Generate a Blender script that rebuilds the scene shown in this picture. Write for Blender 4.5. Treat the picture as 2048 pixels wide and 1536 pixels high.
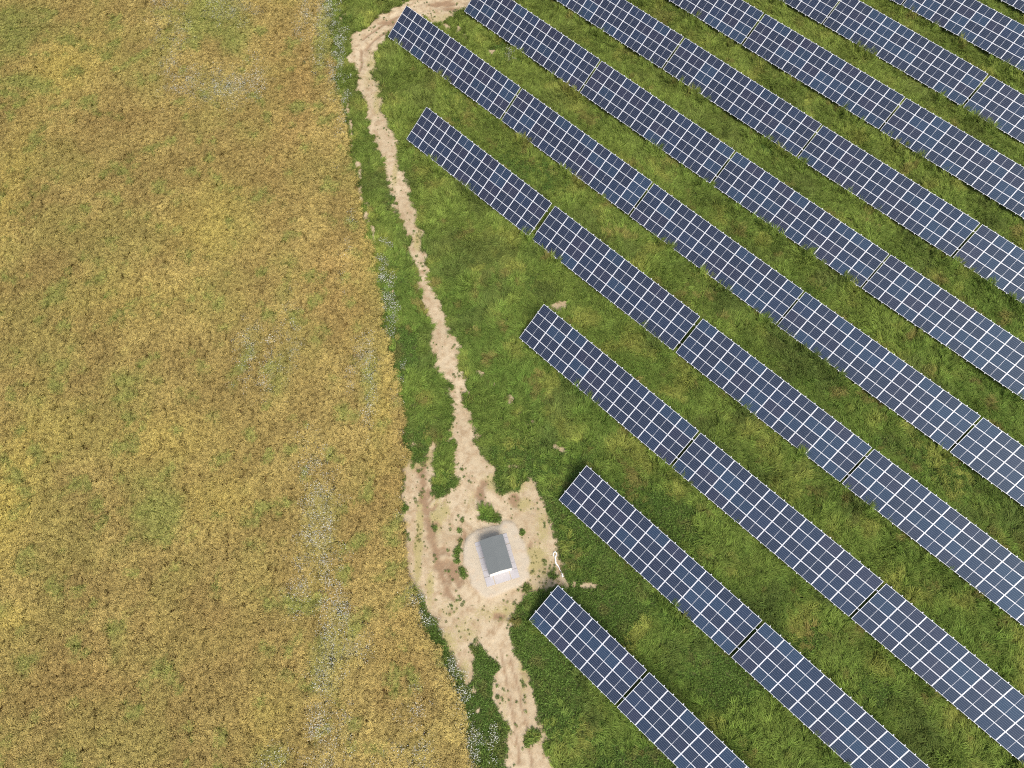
import bpy, math, random
import numpy as np
from mathutils import Matrix, Vector

for o in list(bpy.data.objects):
    bpy.data.objects.remove(o)
scene = bpy.context.scene
COL = scene.collection

# ------------------------------------------------------------------ camera
# World frame: x runs along the solar rows, y up across them, z = 0 is the ground.
YAW = 0.76280
cam_d = bpy.data.cameras.new('camera')
cam_d.sensor_fit = 'HORIZONTAL'
cam_d.sensor_width = 36.0
cam_d.lens = 36.0 * 1474.175 / 2048.0
cam_d.clip_start = 0.5
cam_d.clip_end = 6000.0
cam = bpy.data.objects.new('camera', cam_d)
COL.objects.link(cam)
cam.matrix_world = (Matrix.Translation((0, 0, 73.382)) @ Matrix.Rotation(YAW, 4, 'Z')
                    @ Matrix.Rotation(0.41907, 4, 'X') @ Matrix.Rotation(0.00644, 4, 'Y'))
scene.camera = cam

# ------------------------------------------------------------------ light
SUN_EL, SUN_AZ = math.radians(57.0), math.radians(114.0)   # azimuth clockwise from +y
world = bpy.data.worlds.new('World')
scene.world = world
world.use_nodes = True
wn = world.node_tree
wn.nodes.clear()
sky = wn.nodes.new('ShaderNodeTexSky')
sky.sky_type = 'NISHITA'
sky.sun_disc = False
sky.sun_elevation = SUN_EL
sky.sun_rotation = SUN_AZ
sky.altitude = 200
sky.air_density = 1.0
sky.dust_density = 5.0
sky.ozone_density = 1.0
bg = wn.nodes.new('ShaderNodeBackground')
bg.inputs['Strength'].default_value = 0.14
wo = wn.nodes.new('ShaderNodeOutputWorld')
wn.links.new(sky.outputs[0], bg.inputs[0])
wn.links.new(bg.outputs[0], wo.inputs[0])
sun_d = bpy.data.lights.new('sun', 'SUN')
sun_d.energy = 2.4
sun_d.angle = math.radians(23)
sun_d.color = (1.0, 0.95, 0.87)
sun = bpy.data.objects.new('sun', sun_d)
COL.objects.link(sun)
to_sun = Vector((math.sin(SUN_AZ) * math.cos(SUN_EL), math.cos(SUN_AZ) * math.cos(SUN_EL), math.sin(SUN_EL)))
sun.rotation_euler = (-to_sun).to_track_quat('-Z', 'Y').to_euler()
sun.location = to_sun * 120
vs = scene.view_settings
vs.view_transform = 'Standard'
vs.look = 'None'
vs.exposure = 0.52
vs.gamma = 1.0
vs.use_curve_mapping = False
scene.cycles.use_denoising = False        # plant texture stays crisp
scene.cycles.filter_width = 1.15
scene.cycles.max_bounces = 6
scene.cycles.diffuse_bounces = 3
scene.cycles.transmission_bounces = 3

# ------------------------------------------------------------------ survey data (metres)
FIELD = [(-95.05,56.87),(-88.06,51.46),(-83.04,47.68),(-75.83,42.47),(-69.66,38.26),(-63.58,34.57),(-55.88,29.7),(-48.17,24.76),(-42.09,21.04),(-37.76,17.98),(-33.21,15.49),(-30.19,13.45),(-26.53,10.66),(-24.77,9.31),(-23.53,7.54),(-20.37,4.83),(-17.52,2.74),(-15.83,1.56),(-12.07,-0.57),(-9.33,-1.29),(-6.95,-1.84),(-4.1,-3.09),(-1.96,-4.45),(0.16,-6.05),(3.55,-8.27),(8.33,-11.61)]
TRACK = [(-53.23,82.42,1.04),(-62.46,72.26,1.23),(-67.42,65.02,1.58),(-70.55,60.1,1.91),(-72.39,56.97,2.04),(-73.49,53.18,1.87),(-73.65,49.27,1.85),(-73.29,46.18,2.14),(-71.49,44.14,1.79),(-68.59,42.47,1.45),(-65.48,40.52,1.15),(-61.59,38.27,1.13),(-56.96,35.82,1.02),(-51.1,32.59,1.05),(-45.57,29.62,0.99),(-40.44,26.6,0.89),(-36.91,24.37,0.98),(-33.47,22.18,1.01),(-31.3,21.03,1.15),(-28.22,19.49,0.88),(-24.87,17.06,1.04),(-21.88,15.52,0.78),(-20.54,14.34,1.43),(-19.05,13.37,1.91),(-17.65,11.9,2.02)]
YARD = [(-20.85,12.16),(-21.76,13.56),(-20.02,15.23),(-17.66,14.84),(-17.28,13.72),(-15.24,13.84),(-14.57,15.73),(-13.93,16.93),(-12.46,17.23),(-10.85,16.24),(-8.69,14.78),(-6.88,13.75),(-5.54,13.01),(-4.59,11.59),(-5.14,10.4),(-5.2,9.04),(-5.75,7.87),(-5.96,7.03),(-5.52,5.54),(-4.86,4.3),(-2.27,3.22),(0.19,1.96),(2.45,0.67),(5.2,-1.24),(8.55,-3.55),(6.06,-5.94),(2.8,-3.54),(0.07,-1.61),(-2.13,-0.26),(-4.36,1.22),(-6.01,1.64),(-7.06,1.56),(-7.0,0.7),(-5.46,-0.56),(-5.16,-1.64),(-7.0,-1.14),(-8.81,-0.43),(-10.53,-0.09),(-12.21,0.07),(-14.61,1.0),(-17.53,2.86),(-20.88,5.21),(-23.69,7.59),(-24.94,9.52),(-23.59,9.54),(-24.18,11.24),(-24.46,12.74),(-23.55,12.23),(-22.42,10.29),(-20.38,8.92),(-19.37,8.94),(-19.43,10.56)]
HOLES = [(-15.24,14.94,1.9,1.3,1),(-14.42,11.18,1.5,1.1,1),(-11.47,12.11,0.4,0.8,0.8),(-6.92,8.89,0.7,0.6,0.9),(2.68,-0.57,0.5,1.2,0.9),(-6.3,5.11,0.4,0.6,0.6),(-10.18,14.4,0.4,1.0,0.6),(-15.96,8.52,0.3,1.3,0.9),(-14.14,6.8,0.3,1.5,0.9),(-12.12,5.36,0.3,1.2,0.9),(-17.51,6.32,0.7,1.5,0.55),(-18.23,4.94,0.4,3.0,0.5),(-13.97,2.27,0.4,2.4,0.35),(-20.76,6.75,0.3,2.1,0.35),(-8.0,11.33,0.7,1.0,0.45),(-7.08,8.22,1.0,0.5,0.5),(-18.19,9.21,0.7,0.7,0.4),(-9.24,4.2,0.6,0.4,0.5),(-3.41,4.14,0.3,1.4,0.5),(-8.78,2.73,0.7,0.5,0.5),(-7.92,13.79,0.5,0.4,0.6),(-5.95,11.28,0.4,0.7,0.6),(-0.68,1.95,0.4,1.3,0.5)]
BARE = [(-26.54,21.77,0.6,0.5,1),(-26.1,21.1,0.4,0.4,0.9),(-24.13,21.82,0.5,0.5,0.7),(-21.77,21.8,0.5,0.5,0.8),(-20.18,21.23,0.5,0.4,0.6),(-18.15,21.26,0.7,0.5,0.9),(-16.85,21.34,0.5,0.4,0.7),(-14.72,21.75,0.5,0.7,1),(-13.7,21.65,0.5,0.5,1),(-25.96,33.91,0.8,0.8,1),(-25.79,34.99,0.6,0.4,0.6),(-28.99,33.04,0.5,0.3,0.5),(-27.97,31.45,0.4,0.4,0.5),(-26.69,25.87,0.5,0.4,0.5),(-69.46,57.28,1.7,1.2,1),(-69.11,55.98,1.5,1.0,0.9),(-67.13,56.11,0.7,0.8,0.9),(-65.54,56.68,0.4,1.0,0.7),(-63.9,56.52,0.5,0.7,0.6),(-62.27,56.36,0.6,0.6,0.6),(-60.73,56.27,0.6,0.6,0.6),(-59.06,56.82,0.6,0.7,1),(-16.65,16.41,0.7,0.4,0.9),(-13.76,15.99,0.6,0.6,0.9),(-2.74,13.17,0.6,0.4,0.8),(-3.89,12.27,0.4,0.6,0.7),(-4.66,11.53,0.6,0.7,1),(-24.23,15.45,0.3,0.9,0.7),(-23.02,14.27,0.4,0.5,0.6),(-27.5,17.13,0.2,1.1,0.6),(-28.63,17.69,0.3,0.8,0.5),(-43.93,78.35,0.2,0.4,0.8),(-3.77,-1.6,0.4,0.6,0.6),(-2.42,-2.63,0.4,0.5,0.5),(1.15,2.54,0.6,0.8,0.5),(2.52,4.43,0.8,0.4,0.35),(4.81,2.89,0.5,0.4,0.4),(-62.96,41.7,0.5,0.5,0.5),(-61.85,41.32,0.7,0.3,0.5),(-78.75,48.48,1.3,0.5,0.6),(-79.02,46.86,0.4,1.0,0.6),(-33.14,31.86,0.3,0.3,0.4),(-21.74,39.49,0.5,0.4,0.5),(-17.88,35.41,0.4,0.3,0.5),(-49.65,30.1,0.5,1.0,0.8),(-44.06,29.36,0.5,0.4,0.6),(-25.47,11.16,0.7,0.9,0.5),(-44.26,29.96,0.6,0.4,0.6)]
EDGESOIL = [(-68.6,38.77,0.31),(-62.77,34.83,0.33),(-57.18,31.2,0.36),(-53.81,29.06,0.28),(-51.11,27.48,0.27),(-48.03,25.38,0.2),(-42.5,22.94,0.19),(-40.42,21.21,0.19)]
MUD = [(-24.26,11.17,0.37),(-22.63,9.35,0.42),(-20.55,7.67,0.36),(-18.43,6.5,0.31),(-16.43,5.29,0.35),(-14.65,4.27,0.39),(-13.02,3.51,0.33),(-11.65,2.86,0.24)]
MUDB = [(-16.91,12.25,0.6,1.1,0.9),(-17.47,13.18,0.7,0.6,0.7),(-7.04,4.71,0.6,0.5,1),(-13.18,4.68,0.7,1.1,0.9),(-14.47,4.58,0.8,0.5,0.7),(-20.79,8.53,0.5,1.0,0.6),(-73.82,51.11,1.8,0.8,0.7),(-71.9,45.68,0.6,1.9,0.5),(-70.88,58.95,2.1,0.7,0.9),(-69.39,58.98,2.1,0.6,0.6),(-13.78,14.16,0.7,0.8,0.8),(-5.74,12.14,0.5,0.9,0.6),(-5.36,9.21,1.5,0.4,0.6),(-9.54,11.89,0.5,0.8,0.5),(-15.09,7.95,0.3,1.2,0.6)]
PAD = [(-14.62,7.82),(-14.36,9.3),(-13.71,10.55),(-13.15,11.17),(-13.15,11.8),(-12.46,12.37),(-11.59,12.39),(-10.76,11.7),(-9.96,11.59),(-8.43,10.8),(-8.07,10.05),(-7.39,9.6),(-7.47,8.34),(-7.94,7.4),(-8.9,5.31),(-10.12,4.97),(-11.03,5.1),(-11.94,5.74),(-12.86,6.04),(-13.97,6.87)]
DAISY = [(-80.64,45.68,1.5,6.0,0.7),(-83.33,44.49,0.8,5.1,0.5),(-72.31,40.55,0.7,5.5,0.8),(-65.51,36.09,0.5,5.3,0.5),(-91.23,37.7,2.8,2.5,0.8),(-97.72,30.86,1.4,4.2,0.4),(-89.56,26.72,1.1,4.8,0.5),(-83.5,25.6,2.8,2.3,0.5),(-79.89,27.81,3.4,2.7,0.8),(-78.06,31.37,1.3,2.7,0.5),(-36.44,14.01,0.7,2.4,0.9),(-32.83,11.67,0.7,3.0,0.7),(-35.61,11.47,0.4,1.8,0.5),(-47.07,6.41,1.1,3.1,0.45),(-43.81,6.98,0.9,3.8,0.4),(-42.97,9.47,0.6,3.2,0.5),(-31.74,2.6,1.2,2.2,0.6),(-27.52,0.06,1.5,3.1,0.9),(-24.98,-2.4,1.5,2.5,0.9),(-24.73,-4.2,0.8,2.5,0.4),(-22.21,-3.13,1.0,2.9,0.5),(-22.48,-6.68,1.1,1.5,0.6),(-18.28,-5.85,1.2,1.8,1.1),(-16.23,-8.23,1.1,2.2,1.1),(-15.21,-6.64,1.9,1.3,0.8),(-14.9,-9.96,1.1,1.7,0.9),(-12.65,-12.45,1.1,2.1,0.6),(-9.64,-12.38,1.0,2.1,0.6),(-9.54,-14.49,1.3,1.2,0.5),(-4.42,-9.02,2.3,1.2,0.4),(-6.14,-6.2,1.4,2.4,0.25),(-44.0,23.8,0.5,2.1,0.8),(-40.79,21.28,0.5,2.6,0.9),(-37.96,19.48,0.5,2.0,0.6),(-31.01,14.23,0.5,3.0,0.4),(-10.1,0.11,1.1,0.9,0.7),(-11.43,0.4,0.9,0.7,0.6),(-6.95,-1.13,0.6,1.1,0.9),(-4.56,-2.38,0.6,1.3,1),(-2.31,-3.65,0.6,1.3,0.7),(-0.56,-4.76,0.7,1.2,0.9),(-0.57,-2.54,0.4,0.5,0.7),(-56.86,57.98,0.7,0.7,1.2),(-13.81,0.35,0.7,1.4,0.5),(-12.12,-0.25,0.7,0.7,0.6),(-15.52,3.29,0.4,2.5,0.25),(-22.64,6.53,0.4,3.1,0.3),(-12.57,-17.4,1.3,1.6,0.3),(-46.32,11.49,1.1,2.7,0.3),(-49.61,23.29,0.6,4.4,0.12)]
GREEN = [(-108.88,13.75,5.0,6.0,0.7),(-104.35,18.04,3.6,4.0,0.4),(-100.32,9.78,2.6,1.5,1),(-92.45,34.66,4.9,6.0,0.95),(-96.01,31.29,2.8,5.0,0.5),(-86.78,34.69,2.8,4.9,0.7),(-78.51,43.85,1.4,8.8,0.9),(-53.2,-5.28,2.4,1.8,0.6),(-62.05,-10.39,1.5,1.4,0.5),(-38.77,-12.1,2.9,3.2,0.95),(-41.67,-11.3,4.2,2.2,0.5),(-37.99,-16.2,2.0,2.1,0.4),(-41.63,-27.6,1.2,1.0,0.7),(-41.84,6.41,1.9,4.2,0.5),(-47.14,6.42,2.3,3.8,0.4),(-49.36,13.19,1.7,2.0,0.5),(-25.99,-1.26,3.0,6.5,0.45),(-16.25,-8.24,2.8,4.9,0.55),(-34.48,12.61,1.3,4.2,0.6),(-59.11,26.63,2.5,1.6,0.35),(-63.29,20.54,1.9,0.9,0.4),(-36.81,-7.37,2.5,1.6,0.3),(-30.81,-21.61,1.4,2.9,0.35),(-42.78,-22.82,2.0,2.0,0.3),(-28.4,-32.63,2.3,1.6,0.4),(-13.38,-17.64,2.8,1.2,0.5),(-80.36,28.11,4.7,3.6,0.35),(-92.51,27.95,2.8,5.7,0.4),(-8.04,-6.3,1.3,2.5,0.3),(-10.47,-0.85,1.4,1.8,0.4),(-76.57,2.71,2.5,1.1,0.35),(-64.22,11.45,4.2,1.4,0.15)]
YELLOW = [(-50.73,-21.42,3.1,8.8,0.9),(-98.16,14.93,4.8,5.7,0.8),(-63.51,13.13,5.0,6.0,0.6),(-85.66,-0.76,2.5,16.4,0.5),(-44.69,-6.7,6.4,3.3,0.5),(-35.65,-6.98,4.6,3.1,0.5),(-15.28,-16.12,2.7,2.9,0.4),(-40.29,-27.59,2.0,1.8,0.7),(-50.12,26.89,1.9,11.6,0.4),(-60.87,1.29,7.9,4.0,0.35),(-31.35,12.34,1.3,7.0,0.4),(-53.45,-15.09,4.2,3.4,0.4)]
BROWN = [(-71.56,32.84,3.3,14.2,0.8),(-47.15,18.06,3.5,5.5,0.7),(-41.48,16.19,2.3,3.9,0.5),(-80.79,37.76,2.1,5.6,0.5),(-23.56,4.61,2.6,8.5,0.5),(-11.53,-3.71,2.9,5.3,0.6),(-26.17,-14.66,7.2,3.7,0.45),(-30.59,-25.03,5.5,3.9,0.45),(-21.94,-0.82,3.0,6.0,0.4),(-85.1,14.11,7.9,3.5,0.3),(-17.92,-12.85,2.8,3.6,0.4)]
STRAW = [(-8.29,10.7,2.2,1.9,0.9),(-9.66,13.84,1.0,2.4,0.7),(-17.87,4.59,0.5,5.5,0.9),(-18.54,7.45,0.9,2.6,0.8),(-7.19,5.2,2.5,1.0,0.8),(-16.72,10.98,1.3,1.4,0.5),(-2.3,3.38,0.6,2.7,0.8),(-13.56,2.01,0.5,2.9,0.6),(-10.98,2.21,1.4,1.4,0.5),(-6.03,9.22,1.5,0.9,0.8),(-8.47,1.76,1.4,1.3,0.8),(-8.54,-0.17,1.1,1.8,0.7),(-5.95,-0.73,0.7,1.3,0.8),(-18.37,8.33,1.0,1.5,0.6),(-64.71,41.24,0.8,4.3,0.7),(-68.88,43.45,1.4,3.7,0.5),(-53.32,33.78,0.5,4.7,0.5),(-44.17,29.05,0.6,2.1,0.7),(-68.34,56.98,2.8,1.9,0.5),(-24.42,15.27,0.5,2.3,0.7),(2.28,1.32,0.4,2.6,0.7),(-15.79,15.15,2.5,1.6,0.8),(-13.05,14.13,1.5,1.0,0.7),(-0.91,-0.6,0.4,4.2,0.35),(-24.16,10.5,1.6,1.6,0.8),(-25.33,12.84,1.5,1.7,0.5)]
TREADS = [[(-15.5,4.95,0.15),(-15.07,5.49,0.12),(-14.57,5.56,0.1)],[(-14.86,4.61,0.12),(-14.22,5.09,0.19),(-13.59,5.29,0.15)],[(-15.71,5.29,0.1),(-15.5,5.77,0.1),(-15.07,5.63,0.1)],[(-13.74,3.8,0.14),(-13.81,4.41,0.15),(-14.15,4.88,0.1)],[(-20.55,7.67,0.1),(-20.56,8.39,0.1),(-20.65,9.03,0.08)],[(-20.17,7.46,0.1),(-19.92,8.06,0.1),(-20.04,8.74,0.08)],[(-19.58,7.17,0.1),(-19.06,7.66,0.1),(-19.22,8.37,0.08)],[(-13.69,5.19,0.19),(-12.76,4.75,0.25),(-11.8,4.22,0.19)],[(-13.33,3.54,0.19),(-12.63,3.81,0.15)],[(-13.1,5.09,0.1),(-12.4,5.09,0.1),(-11.79,4.69,0.1)],[(-18.17,6.39,0.1),(-17.88,6.95,0.1),(-17.3,7.09,0.08)],[(-2.12,2.65,0.05),(-1.57,2.88,0.05),(-1.24,3.07,0.04)],[(-4.83,2.78,0.06),(-2.6,1.29,0.05),(0.26,-0.63,0.05),(3.15,-2.88,0.05)],[(-3.91,3.04,0.05),(-1.57,1.68,0.05),(0.98,0.06,0.05),(3.92,-2.14,0.05)],[(-73.77,46.51,0.13),(-73.97,48.17,0.13),(-73.89,51.18,0.17),(-73.2,54.82,0.17)],[(-72.28,45.84,0.13),(-72.61,47.87,0.13),(-72.55,51.37,0.16),(-71.82,54.5,0.17)],[(-72.54,45.07,0.16),(-70.69,43.62,0.16),(-69.85,42.52,0.12)]]
STRAP = [(-7.12,12.91),(-6.92,12.63),(-6.43,12.35),(-5.95,12.22),(-5.49,12.05),(-5.08,11.85)]
TABLES = [('A',1,5,-4.6827,6.5518,-0.1338,0.0027,0.0007),('A',2,10,6.1948,6.5374,0.1507,0.0015,-0.0003),('B',1,10,-10.4737,17.0846,-0.1268,0.0011,-0.0003),('B',2,10,11.049,17.0273,0.2041,-0.0005,0.0015),('C',1,10,-25.9777,27.5648,0.0782,-0.0002,-0.0017),('C',2,10,-4.42,27.5936,-0.0717,0.0027,0.0015),('C',3,10,17.0891,27.6045,0.1051,-0.0002,0.0023),('D',1,10,-55.844,38.2255,0.0499,-0.0024,-0.0035),('D',2,10,-34.035,38.1874,-0.0809,-0.0004,-0.0012),('D',3,10,-12.3828,38.231,-0.175,0.0004,-0.0014),('D',4,10,9.1284,38.1357,0.0183,0.001,0.0051),('E',1,10,-70.8935,48.7412,0.0336,-0.0016,-0.0009),('E',2,10,-49.3706,48.7558,-0.0486,-0.001,-0.004),('E',3,10,-27.8037,48.6966,-0.1388,-0.0012,-0.0035),('E',4,10,-6.2776,48.6307,-0.114,0.0008,0.0042),('E',5,10,15.2284,48.6036,0.071,-0.0015,0.0035),('F',1,10,-66.694,59.2099,0.1742,-0.0007,-0.0063),('F',2,10,-45.0979,59.1216,0.0892,-0.0023,-0.0001),('F',3,10,-23.6305,59.2839,-0.1754,-0.002,0.0022),('F',4,10,-2.1266,59.1227,0.0519,0.0013,0.0064),('G',1,10,-61.3533,69.6579,0.1235,-0.0001,0.0031),('G',2,10,-39.8887,69.8103,0.0404,-0.0015,-0.001),('G',3,10,-18.3779,69.8723,-0.1156,-0.0002,0.0084),('G',4,10,3.1694,70.0914,-0.1372,0.0012,-0.0037),('H',1,10,-56.4092,80.4885,0.0894,0.0009,0.0022),('H',2,10,-34.8724,80.5764,0.0648,-0.0007,0.0017),('H',3,10,-13.3276,80.48,0.1276,-0.0002,0.0047),('I',1,10,-50.7849,91.3415,-0.0,-0.0,-0.0),('I',2,10,-29.3241,91.5168,-0.0679,0.0016,-0.0052),('I',3,10,-7.7519,91.4169,-0.1394,0.0002,-0.0082),('J',1,10,-44.9025,101.9689,-0.0,-0.0,-0.0),('J',2,10,-23.3927,102.0303,0.0532,0.0014,0.0071)]

PW, PL = 2.13, 4.66274
TABLES.append(('K',1,10,-16.52,112.41,0.0,0.0,0.0))

random.seed(7)
RNG = np.random.default_rng(11)
CA, SA = math.cos(YAW), math.sin(YAW)

def uv_of(x, y):            # axes along / across the flight direction
    return x * CA + y * SA, -x * SA + y * CA
def xy_of(u, v):
    return u * CA - v * SA, u * SA + v * CA

# ------------------------------------------------------------------ numpy helpers
_TAB = np.random.default_rng(3).random((16, 256, 256))
def vnoise(x, y, size, seed):
    t = _TAB[seed % 16]
    x = np.asarray(x) / size + seed * 17.31
    y = np.asarray(y) / size + seed * 9.77
    xi = np.floor(x).astype(int); yi = np.floor(y).astype(int)
    fx = x - xi; fy = y - yi
    fx = fx * fx * (3 - 2 * fx); fy = fy * fy * (3 - 2 * fy)
    a = t[xi & 255, yi & 255]; b = t[(xi + 1) & 255, yi & 255]
    c = t[xi & 255, (yi + 1) & 255]; d = t[(xi + 1) & 255, (yi + 1) & 255]
    return (a * (1 - fx) + b * fx) * (1 - fy) + (c * (1 - fx) + d * fx) * fy
def fbm(x, y, size, seed, octs=3):
    s = 0; a = 1; n = 0
    for k in range(octs):
        s = s + a * vnoise(x, y, size / 2 ** k, seed + k); n += a; a *= 0.5
    return s / n                                     # about 0..1, mean .5
def sstep(a, b, x):
    t = np.clip((x - a) / (b - a), 0, 1)
    return t * t * (3 - 2 * t)
def poly_sd(poly, X, Y):
    P = np.array(poly)
    d2 = np.full(X.shape, 1e18); ins = np.zeros(X.shape, bool)
    for i in range(len(P)):
        a = P[i]; b = P[(i + 1) % len(P)]
        e = b - a
        wx = X - a[0]; wy = Y - a[1]
        t = np.clip((wx * e[0] + wy * e[1]) / (e @ e + 1e-12), 0, 1)
        d2 = np.minimum(d2, (wx - t * e[0]) ** 2 + (wy - t * e[1]) ** 2)
        if abs(e[1]) > 1e-9:
            c = ((a[1] <= Y) != (b[1] <= Y)) & (X < a[0] + (Y - a[1]) / e[1] * e[0])
            ins ^= c
    d = np.sqrt(d2)
    return np.where(ins, d, -d)
def strip_sd(strip, X, Y):
    m = np.full(X.shape, -1e9)
    for (x0, y0, w0), (x1, y1, w1) in zip(strip[:-1], strip[1:]):
        ex, ey = x1 - x0, y1 - y0
        t = np.clip(((X - x0) * ex + (Y - y0) * ey) / (ex * ex + ey * ey + 1e-12), 0, 1)
        m = np.maximum(m, w0 + t * (w1 - w0) - np.hypot(X - x0 - t * ex, Y - y0 - t * ey))
    return m
def blobs(B, X, Y):
    U, V = uv_of(X, Y)
    m = np.zeros(X.shape)
    for x, y, rx, ry, s in B:
        u, v = uv_of(x, y)
        m = np.maximum(m, s * np.exp(-(((U - u) / rx) ** 2 + ((V - v) / ry) ** 2)))
    return m

_f = [xy_of(-260, 330), xy_of(-260, -260)]
FIELD_POLY = [FIELD[-1], xy_of(-20, -260)] + [_f[1], _f[0]] + [xy_of(-5, 330)]
FIELD_POLY = list(FIELD) + [xy_of(uv_of(*FIELD[-1])[0] + 30, -260), _f[1], _f[0], xy_of(uv_of(*FIELD[0])[0] - 5, 330)]

def field_sd(X, Y):
    return poly_sd(FIELD_POLY, X, Y) + (fbm(X, Y, 1.6, 5, 2) - .5) * 1.0
def dirt_mask(X, Y):
    wx = X + (fbm(X, Y, 1.7, 1) - .5) * 1.3; wy = Y + (fbm(X, Y, 1.7, 6) - .5) * 1.3
    d = np.maximum(strip_sd(TRACK, wx, wy) - .22, poly_sd(YARD, wx, wy) - .25)
    n = fbm(X, Y, 0.9, 2)
    m = sstep(-.75, .55, d + (n - .5) * 1.5 + (fbm(X, Y, 3.2, 10) - .5) * 1.3)
    m = m * (1 - sstep(.2, .85, blobs(HOLES, wx, wy) * (0.3 + 1.5 * n)))
    b = blobs(BARE, wx, wy) * (0.45 + 1.1 * n)
    m = np.maximum(m, sstep(.3, .62, b))
    m = np.maximum(m, .8 * sstep(-.1, .35, strip_sd(EDGESOIL, wx, wy) + (n - .5) * .8))
    pad = poly_sd(PAD, X, Y) + (n - .5) * .25
    return np.maximum(m, sstep(-.12, .1, pad))
def pad_mask(X, Y):
    return sstep(-.15, .15, poly_sd(PAD, X, Y) + (fbm(X, Y, .9, 2) - .5) * .25)
def straw_mask(X, Y):
    return np.clip(blobs(STRAW, X, Y) * (.3 + 1.4 * fbm(X, Y, 1.2, 13)), 0, 1)
def mud_mask(X, Y):
    wx = X + (fbm(X, Y, .8, 4) - .5) * .8; wy = Y + (fbm(X, Y, .8, 8) - .5) * .8
    m = sstep(-.2, .25, strip_sd(MUD, X + (wx - X) * .6, Y + (wy - Y) * .6) + (fbm(X, Y, .5, 9) - .5) * .7)
    for s in TREADS:
        m = np.maximum(m, .9 * sstep(-.12, .12, strip_sd(s, X + (wx - X) * .35, Y + (wy - Y) * .35) + .04))
    return np.maximum(m, sstep(.25, .6, blobs(MUDB, wx, wy)))

# ------------------------------------------------------------------ bpy helpers
def new_mat(name):
    m = bpy.data.materials.new(name); m.use_nodes = True
    nt = m.node_tree; nt.nodes.clear()
    out = nt.nodes.new('ShaderNodeOutputMaterial')
    return m, nt, out
def N(nt, typ, **kw):
    n = nt.nodes.new(typ)
    for k, v in kw.items():
        if k in n.inputs: n.inputs[k].default_value = v
        else: setattr(n, k, v)
    return n
def mixc(nt, fac, a, b, blend='MIX'):
    n = nt.nodes.new('ShaderNodeMix'); n.data_type = 'RGBA'; n.blend_type = blend
    for sock, v in ((n.inputs[0], fac), (n.inputs[6], a), (n.inputs[7], b)):
        if hasattr(v, 'is_linked'): nt.links.new(v, sock)
        else: sock.default_value = v if not isinstance(v, tuple) or len(v) == 4 else (*v, 1)
    return n.outputs[2]
def math_(nt, op, a, b=None, c=None):
    n = nt.nodes.new('ShaderNodeMath'); n.operation = op
    for i, v in enumerate((a, b, c)):
        if v is None: continue
        if hasattr(v, 'is_linked'): nt.links.new(v, n.inputs[i])
        else: n.inputs[i].default_value = v
    return n.outputs[0]
def ramp(nt, fac, lo, hi):
    n = nt.nodes.new('ShaderNodeMapRange'); n.inputs[1].default_value = lo; n.inputs[2].default_value = hi
    nt.links.new(fac, n.inputs[0]); return n.outputs[0]
def noise(nt, vec, scale, detail=3, rough=.55):
    n = N(nt, 'ShaderNodeTexNoise'); n.inputs['Scale'].default_value = scale
    n.inputs['Detail'].default_value = detail; n.inputs['Roughness'].default_value = rough
    nt.links.new(vec, n.inputs['Vector']); return n.outputs['Fac']
def simple_mat(name, col, rough=.6, metal=0., var=.12, scale=3., bump=0.):
    m, nt, out = new_mat(name)
    p = N(nt, 'ShaderNodeBsdfPrincipled'); p.inputs['Roughness'].default_value = rough
    p.inputs['Metallic'].default_value = metal
    tc = N(nt, 'ShaderNodeTexCoord')
    f = noise(nt, tc.outputs['Object'], scale, 4, .6)
    c = mixc(nt, f, tuple(v * (1 - var) for v in col), tuple(min(1, v * (1 + var)) for v in col))
    nt.links.new(c, p.inputs['Base Color'])
    if bump:
        b = N(nt, 'ShaderNodeBump'); b.inputs['Strength'].default_value = bump; b.inputs['Distance'].default_value = .02
        nt.links.new(f, b.inputs['Height']); nt.links.new(b.outputs[0], p.inputs['Normal'])
    nt.links.new(p.outputs[0], out.inputs[0])
    return m
def link(o, parent=None):
    COL.objects.link(o)
    if parent is not None: o.parent = parent
    return o
def mesh_of(name, verts, faces, mats=(), smooth=False):
    me = bpy.data.meshes.new(name); me.from_pydata(verts, [], faces)
    for m in mats: me.materials.append(m)
    if smooth: me.polygons.foreach_set('use_smooth', [True] * len(me.polygons))
    me.update(); return me
class MB:
    def __init__(s): s.v = []; s.f = []; s.m = []
    def box(s, x0, x1, y0, y1, z0, z1, mi=0):
        b = len(s.v)
        s.v += [(x, y, z) for z in (z0, z1) for x, y in ((x0, y0), (x1, y0), (x1, y1), (x0, y1))]
        s.f += [tuple(b + i for i in q) for q in ((3, 2, 1, 0), (4, 5, 6, 7), (0, 1, 5, 4), (1, 2, 6, 5), (2, 3, 7, 6), (3, 0, 4, 7))]
        s.m += [mi] * 6
    def poly(s, pts, mi=0):
        b = len(s.v); s.v += list(pts); s.f.append(tuple(range(b, b + len(pts)))); s.m.append(mi)
    def prism(s, pts, z0, z1, mi=0):
        n = len(pts); b = len(s.v)
        s.v += [(x, y, z0) for x, y in pts] + [(x, y, z1) for x, y in pts]
        s.f += [tuple(b + i for i in reversed(range(n))), tuple(b + n + i for i in range(n))]
        s.f += [(b + i, b + (i + 1) % n, b + n + (i + 1) % n, b + n + i) for i in range(n)]
        s.m += [mi] * (n + 2)
    def mesh(s, name, mats):
        me = mesh_of(name, s.v, s.f, mats); me.polygons.foreach_set('material_index', s.m); me.update(); return me
def bevel(o, w, seg=2):
    md = o.modifiers.new('bevel', 'BEVEL'); md.width = w; md.segments = seg; md.limit_method = 'ANGLE'
def tag(o, label=None, cat=None, group=None, kind=None):
    if label: o['label'] = label
    if cat: o['category'] = cat
    if group: o['group'] = group
    if kind: o['kind'] = kind
    return o

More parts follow.
